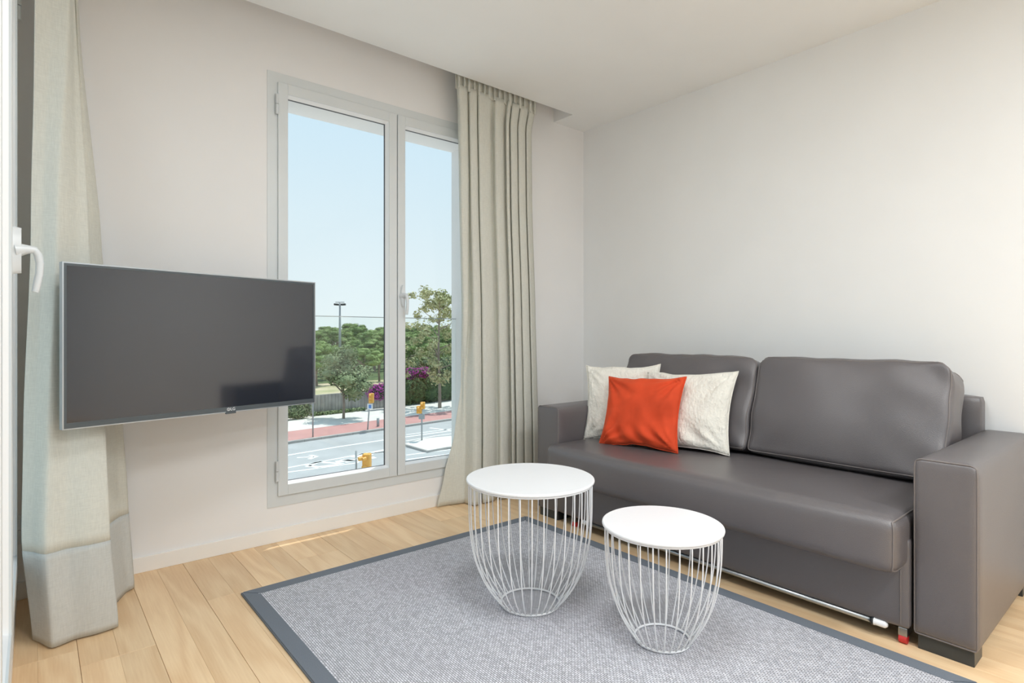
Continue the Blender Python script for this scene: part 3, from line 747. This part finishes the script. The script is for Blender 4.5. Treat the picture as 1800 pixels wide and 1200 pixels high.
for k in range(-10, 40):
    if 12 <= k <= 13: continue
    strip('kerb_stone', k*1.2, k*1.2+1.18, 0, .34, GZ-.2, GZ+.14, M['kerb'], kb)
strip('ground', -300, 400, 10.75, 700, GZ-.4, -4.65, M['soil'])
def mark(pts, w=.16, parent=road):
    P = [Vector(gp(*p)) for p in pts]; bm = bmesh.new(); L_ = []
    for i, p in enumerate(P):
        t = (P[min(i+1, len(P)-1)]-P[max(i-1, 0)]).normalized(); n = Vector((-t.y, t.x))*w/2
        L_.append((bm.verts.new((p.x+n.x, p.y+n.y, GZ+.012)), bm.verts.new((p.x-n.x, p.y-n.y, GZ+.012))))
    for a, b in zip(L_, L_[1:]): bm.faces.new((a[0], b[0], b[1], a[1]))
    r = bmesh.ops.extrude_face_region(bm, geom=bm.faces[:]); 
    for v in [g for g in r['geom'] if isinstance(g, bmesh.types.BMVert)]: v.co.z -= .01
    return obj('road_marking', bm, M['paint'], parent)
mark([(440, 812), (507, 800), (590, 786), (677, 773), (800, 756)], .28)
mark([(440, 833), (507, 822), (620, 801), (677, 790), (780, 776)], .22)
mark([(440, 840), (507, 830), (625, 814), (655, 797), (700, 790)], .22)
mark([(522, 804.5), (552, 803)], .22); mark([(543, 807), (556, 802.5), (545, 800)], .3)
mark([(540, 819), (560, 821), (600, 815), (560, 812), (540, 819)], .45)
mark([(590, 812), (625, 808), (660, 804)], .5); mark([(620, 804), (640, 798), (677, 793)], .4)
mark([(600, 808), (622, 810), (606, 812.5)], .35)
mark([(714, 764), (760, 758), (800, 753)], .22); mark([(714, 775), (765, 766), (800, 762)], .2)
mark([(714, 800), (800, 789)], .22); mark([(714, 808), (800, 797)], .22)
mark([(755, 752), (790, 756)], .3)
# traffic island
isl = [gp(*p) for p in ((708, 783.5), (751, 796), (786, 789.5), (850, 783), (850, 766), (790, 769), (741, 774))]
struct('traffic_island_pavement', poly(isl, GZ-.1, GZ+.13), M['kerb'])
cx_ = sum(p[0] for p in isl)/7; cy_ = sum(p[1] for p in isl)/7
struct('island_paving', poly([(cx_+(x-cx_)*.95, cy_+(y-cy_)*.95) for x, y in isl], GZ+.12, GZ+.137), M['pave'])
# unseen ground below the left windows, made pale to bounce daylight indoors
struct('ground_near', box(-300, 0, -300, 20, GZ-.5, GZ-.31), M['pave'])
strip('bounce_pavement', -60, 120, -34, -22, GZ-.3, GZ+.12, M['pave'])  # unseen pale strip added to bounce sunlight up to the window soffit
strip('forest_ground', -300, 400, 26, 690, GZ, -4.62, M['forest'])
def U(px, v):
    d = Vector(dp(px, 1.0)); bx, by = so[0]+sv.x*v, so[1]+sv.y*v
    # d x (b + su*u) = 0
    return -(d.x*by-d.y*bx)/(d.x*su.y-d.y*su.x)
# concrete panel wall
cw = thing('concrete_wall', 'low ribbed grey concrete wall along the far pavement', 'wall', (*st(0, 10.4), GZ+.12), math.atan2(.126, .992))
for k in range(-6, int(U(684, 10.4))):
    bm = bmesh.new(); addbox(bm, k*1.0+.02, k*1.0+.98, 0, .18, 0, 1.72)
    for j in range(3): addbox(bm, k+.12+j*.3, k+.22+j*.3, -.05, 0, 0, 1.66)
    obj('panel', bm, M['concrete'], cw)

def leaf_cloud(bm, lobes, n, size, rs, flat=.6, outer=.85):
    for _ in range(n):
        c, r = rs.choice(lobes)
        while True:
            d = Vector((rs.uniform(-1, 1), rs.uniform(-1, 1), rs.uniform(-1, 1)))
            if .1 < d.length < 1: break
        d.normalize(); rr = outer+(1.12-outer)*rs.random()
        p = Vector(c)+Vector((d.x*r[0], d.y*r[1], d.z*r[2]))*rr
        nrm = (d+Vector((rs.uniform(-1, 1), rs.uniform(-1, 1), rs.uniform(-.4, 1)))*.8).normalized()
        a = nrm.cross(Vector((rs.uniform(-1, 1), rs.uniform(-1, 1), rs.uniform(-1, 1)))).normalized(); b = nrm.cross(a)
        s = size*rs.uniform(.6, 1.3)
        v = [bm.verts.new(p+a*s), bm.verts.new(p+b*s*flat+nrm*s*.15), bm.verts.new(p-a*s), bm.verts.new(p-b*s*flat+nrm*s*.15)]
        bm.faces.new(v)
def cores(bm, lobes, k, rs):
    for c, r in lobes:
        res = bmesh.ops.create_icosphere(bm, subdivisions=2, radius=1)
        for v in res['verts']:
            nn = 1+.25*mnoise.noise(v.co*2.3+Vector(c))
            v.co = Vector((c[0]+v.co.x*r[0]*k*nn, c[1]+v.co.y*r[1]*k*nn, c[2]+v.co.z*r[2]*k*nn))
def tree_proto(kind, seed, leafm):
    rs = random.Random(seed); bmt = bmesh.new(); lobes = []
    if kind in ('pine', 'bushy'):       # unit height 1
        addtube(bmt, [(0, 0, 0), (.01, .01, .25), (-.01, .02, .5), (.01, 0, .75)], .03, 7, radii=[.032, .026, .02, .01])
        for k in range(6):
            a = k*1.05+rs.random(); addtube(bmt, [(0, .01, .42+.03*k), (.14*math.cos(a), .14*math.sin(a), .6+.02*k), (.26*math.cos(a), .26*math.sin(a), .70)], .01, 5, radii=[.014, .01, .005])
        lo = .5 if kind == 'pine' else .28
        for k in range(26):
            a = rs.uniform(0, 2*PI); z = lo+(.90-lo)*rs.random()**.7
            rr = .36*math.sqrt(max(.05, 1-((z-(lo+.12))/(1.0-lo-.12))**2)); r = rs.random()**.5*rr
            lobes.append(((r*math.cos(a), r*math.sin(a), z), (rs.uniform(.07, .12), rs.uniform(.07, .12), rs.uniform(.055, .09))))
        n, size, co = 4200, .0155, .80
    elif kind == 'broad':
        addtube(bmt, [(0, 0, 0), (.005, 0, .2), (0, .01, .45), (.01, 0, .8)], .018, 7, radii=[.016, .013, .012, .005])
        for k in range(7):
            a = k*.9+rs.random(); addtube(bmt, [(0, .01, .26+.05*k), (.12*math.cos(a), .12*math.sin(a), .42+.05*k), (.2*math.cos(a), .2*math.sin(a), .5+.05*k)], .01, 5, radii=[.009, .006, .003])
        for k in range(20):
            z = rs.uniform(.32, .92); rr = .28*math.sin(min(1, max(0, (z-.2)/.8))*PI)**.6; a = rs.uniform(0, 2*PI); r = rs.random()**.6*rr
            lobes.append(((r*math.cos(a), r*math.sin(a), z), (rs.uniform(.08, .13),)*2+(rs.uniform(.08, .12),)))
        n, size, co = 4200, .017, .6
    else:                    # loose airy
        addtube(bmt, [(0, 0, 0), (.005, 0, .2), (0, .01, .45), (.01, 0, .95)], .012, 7, radii=[.014, .011, .009, .003])
        for k in range(12):
            a = k*2.1+rs.random(); z = .22+.055*k; L_ = .3-.012*k
            addtube(bmt, [(0, .01, z), (L_*.6*math.cos(a), L_*.6*math.sin(a), z+.07), (L_*math.cos(a), L_*math.sin(a), z+.12)], .01, 5, radii=[.0045, .003, .0012])
        for k in range(80):
            z = rs.uniform(.24, .99); rr = .34*(1-max(0, z-.35)/.75*.45); a = rs.uniform(0, 2*PI); r = rs.random()**.5*rr
            lobes.append(((r*math.cos(a), r*math.sin(a), z), (rs.uniform(.03, .065),)*2+(rs.uniform(.025, .05),)))
        n, size, co = 6500, .0125, 0
    bml = bmesh.new()
    if co: cores(bml, lobes, co, rs)
    leaf_cloud(bml, lobes, n, size, rs, outer=.75 if co else .1)
    mt = bpy.data.meshes.new('trunk'); bmt.to_mesh(mt); bmt.free(); mt.materials.append(M['bark'])
    ml = bpy.data.meshes.new('foliage'); bml.to_mesh(ml); bml.free(); ml.materials.append(leafm)
    return mt, ml
protos = {('pine', i): tree_proto('pine', 11+i, M['pine' if i % 2 == 0 else 'pine2']) for i in range(4)}
protos.update({('bushy', i): tree_proto('bushy', 51+i, M['pine' if i else 'pine2']) for i in range(2)}); protos['broad'] = tree_proto('broad', 31, M['plane']); protos['loose'] = tree_proto('loose', 41, M['pale_leaf'])
def place_tree(key, loc, h, w, rz, name, label, group=None):
    t = thing(name, label, 'tree', loc, rz, group)
    for nm, me in zip(('trunk', 'foliage'), protos[key]):
        o = bpy.data.objects.new(nm, me); C.objects.link(o); o.parent = t; o.scale = (w, w, h)
    return t
x, y = gp(604, 738); place_tree('broad', (x, y, GZ+.12), 5.9, 7.6, .4, 'street_tree', 'round leafy tree on the far pavement in front of the concrete wall')
x, y = gp(773, 719); place_tree('loose', (x, y, GZ+.12), 11.2, 12.5, 1.2, 'street_tree', 'tall airy pale-leaved tree on the far pavement seen through the second pane')
rs = random.Random(5)
x, y = dp(642, 66); place_tree(('bushy', 0), (x, y, -4.66), 4.4, 6.2, 1, 'pine_tree', 'bushy green pine on the sandy ground just behind the round street tree')
x, y = dp(667, 70); place_tree(('pine', 0), (x, y, -4.66), 4.3, 4.6, 2, 'pine_tree', 'small pine with bare lower trunk on sandy ground beside the window mullion')
x, y = dp(584, 72); place_tree(('bushy', 1), (x, y, -4.66), 4.3, 6.0, 2.2, 'pine_tree', 'light green pine directly behind the lamp post and round street tree')
x, y = dp(556, 64); place_tree(('bushy', 1), (x, y, -4.66), 4.6, 6.5, 3, 'pine_tree', 'light green pine beside the television edge, above the concrete wall')
FOREST = 'dense green umbrella pine in the forest beyond the street'
for d, hh, step in ((76, 4.7, 4.6), (86, 5.4, 5.0), (98, 6.1, 5.5), (116, 6.9, 6.0), (138, 7.6, 7), (165, 8.3, 8), (200, 9.6, 10)):
    l0 = (330-900)/F*d; l1 = (900-900)/F*d; lat = l0
    while lat < l1:
        dd = d+rs.uniform(-4, 4); x, y = cam2w(dd, lat+rs.uniform(-1, 1)); h = hh*rs.uniform(.88, 1.1)
        px = 900+lat/dd*F
        if d < 90 and 500 < px < 560: h *= .9
        if d < 80 and 622 < px < 672: lat += step; continue
        place_tree(('bushy', rs.randrange(2)) if d < 90 else ('pine', rs.randrange(4)), (x, y, -4.66), h, h*rs.uniform(1.15, 1.45), rs.uniform(0, 6), 'pine_tree', FOREST, 'pines of the forest beyond the street')
        lat += step*rs.uniform(.8, 1.1)
def bush(name, label, u0, u1, v, z, h, th, m, n, size, cat='bush', k=.9, group=None):
    L_ = u1-u0; cnt = max(1, int(L_/(h*.6))); lobes = []
    for i in range(cnt):
        c = (u0+L_*(i+.5)/cnt, rs.uniform(-.1, .1), h*.5); lobes.append((c, (L_/cnt*.75, th*rs.uniform(.85, 1.1), h*.5*rs.uniform(.85, 1.1))))
    c_ = st(0, v); t = thing(name, label, cat, (c_[0], c_[1], z), math.atan2(.126, .992), group)
    bm = bmesh.new(); cores(bm, lobes, k, rs); obj('core', bm, M['hedge'], t)
    bm = bmesh.new(); leaf_cloud(bm, lobes, n, size, rs, outer=.85); obj('foliage', bm, m, t)
bush('hedge', 'clipped grey green hedge below the television, on the far pavement', U(480, 9.4), U(538, 9.4), 9.4, GZ+.1, 1.7, .45, M['plane'], 1500, .10, 'hedge')
bush('hedge', 'dark green hedge along the pavement seen through the second pane', U(697, 10.35), U(830, 10.35), 10.35, GZ+.1, 2.6, .7, M['hedge_leaf'], 3800, .11, 'hedge')
bush('shrub', 'tall mixed green shrub rising behind the dark hedge', U(705, 13.5), U(830, 13.5), 13.5, GZ+1.3, 3.4, 1.2, M['plane'], 3500, .14, 'bush')
bush('bougainvillea', 'magenta flowering bush over the concrete wall end, beside the window mullion', U(653, 9.6), U(683, 9.6), 9.6, GZ+.9, 1.7, .42, M['bougain'], 900, .10, 'bush')
bush('bougainvillea', 'magenta flowering bush above the dark hedge behind the second pane', U(716, 11.4), U(752, 11.4), 11.4, GZ+2.6, 1.1, .5, M['bougain'], 700, .10, 'bush')
bush('shrub', 'low dry shrub at the foot of the concrete wall', U(545, 10.0), U(640, 10.0), 9.9, GZ+.1, .35, .2, M['plane'], 900, .08, 'bush')

# lamp standard far behind
lp = thing('lamp_post', 'tall twin-headed street lamp standing among the pines', 'street lamp', (*dp(597.5, 80), -4.7))
topz = CAMZ+(HOR-531)/F*80+4.7
obj('pole', tube([(0, 0, 0), (0, 0, topz*.6), (0, 0, topz)], .15, 10, radii=[.20, .17, .11]), M['pole'], lp, smooth=True)
ax = Vector((math.cos(-YAW), math.sin(-YAW), 0))
bm = tube([tuple(ax*-.62+Vector((0, 0, topz-.0))), tuple(ax*.62+Vector((0, 0, topz-.0)))], .06, 6); obj('crossarm', bm, M['pole'], lp)
for s in (-1, 1):
    bm = box(-.30, .30, -.25, .25, -.13, .13, .03); o = obj('lamp_head', bm, M['dark'], lp); o.location = tuple(ax*.48*s+Vector((0, 0, topz-.32))); o.rotation_euler = (0, rad(-4*s), -YAW)
obj('head_bracket', tube([tuple(ax*-.5+Vector((0, 0, topz-.34))), (0, 0, topz-.3), tuple(ax*.5+Vector((0, 0, topz-.34)))], .05, 6), M['pole'], lp)

# traffic signals
def signal(label, base, d, ztop, heads, plate=None, lean=0):
    x, y = base; t = thing('traffic_signal', label, 'traffic light', (x, y, GZ), -YAW)
    obj('pole', tube([(0, 0, 0), (lean, 0, ztop)], .05, 8), M['pole'], t, smooth=True)
    for (dx, z0, z1, w) in heads:
        h = obj('signal_head', box(-w/2, w/2, -.16, .16, 0, z1-z0, .03), M['amber'], t); h.location = (lean+dx, 0, z0)
        n = max(1, round((z1-z0)/.28))
        for k in range(n):
            v = obj('visor', tube([(.0, -.15, 0), (-.10, -.24, -.02)], .09, 10, radii=[.08, .075]), M['amber'], h); v.location = (0, 0, (z1-z0)*(k+.5)/n)
    if plate:
        z0, z1, m = plate; obj('sign_plate', box(lean-.2, lean+.2, -.08, -.05, z0, z1, .01), m, t)
        if m is M['paint']: obj('sign_symbol', box(lean-.1, lean+.1, -.086, -.08, z0+.08, z1-.08), M['blue'], t)
    return t
def zz(py, d): return CAMZ-(py-HOR)/F*d-GZ
d1 = 7.07*F/(758-HOR); signal('amber pedestrian signal with white and blue plate by the far kerb', gp(646, 758), d1, zz(692, d1), [(.08, zz(708, d1), zz(691, d1), .34)], (zz(719, d1), zz(709, d1), M['paint']), .2)
d2 = 7.07*F/(778-HOR); signal('pair of amber signal heads on a grey pole standing on the traffic island', gp(741.5, 777), d2, zz(710, d2), [(.06, zz(719, d2), zz(707, d2), .28), (-.16, zz(727, d2), zz(714, d2), .34)], (zz(737, d2), zz(728, d2), M['pole']))
d3 = 21; signal('amber signal head close to the window above the road markings', dp(645, d3), d3, zz(803, d3), [(0, zz(826, d3), zz(797, d3), .28), (-.14, zz(806, d3), zz(801, d3), .14)])
def post(label, base, z, r, name='post', band=None, cat='post'):
    t = thing(name, label, cat, (base[0], base[1], GZ)); obj('pole', tube([(0, 0, 0), (0, 0, z)], r, 10), M['pole'], t, smooth=True)
    if band: obj('white_band', tube([(0, 0, band[0]), (0, 0, band[1])], r*1.25, 10), M['paint'], t, smooth=True)
    return t
post('dark slim post with white band beside the close amber signal', dp(626, 21), zz(792, 21), .035, band=(zz(807, 21), zz(804.5, 21)))
post('slim grey pole at the far kerb under the television edge', gp(550, 771), 6.0, .05)
post('short thick bollard on the red lane by the pedestrian signal', gp(664.5, 752), .75, .10, 'bollard', cat='bollard')
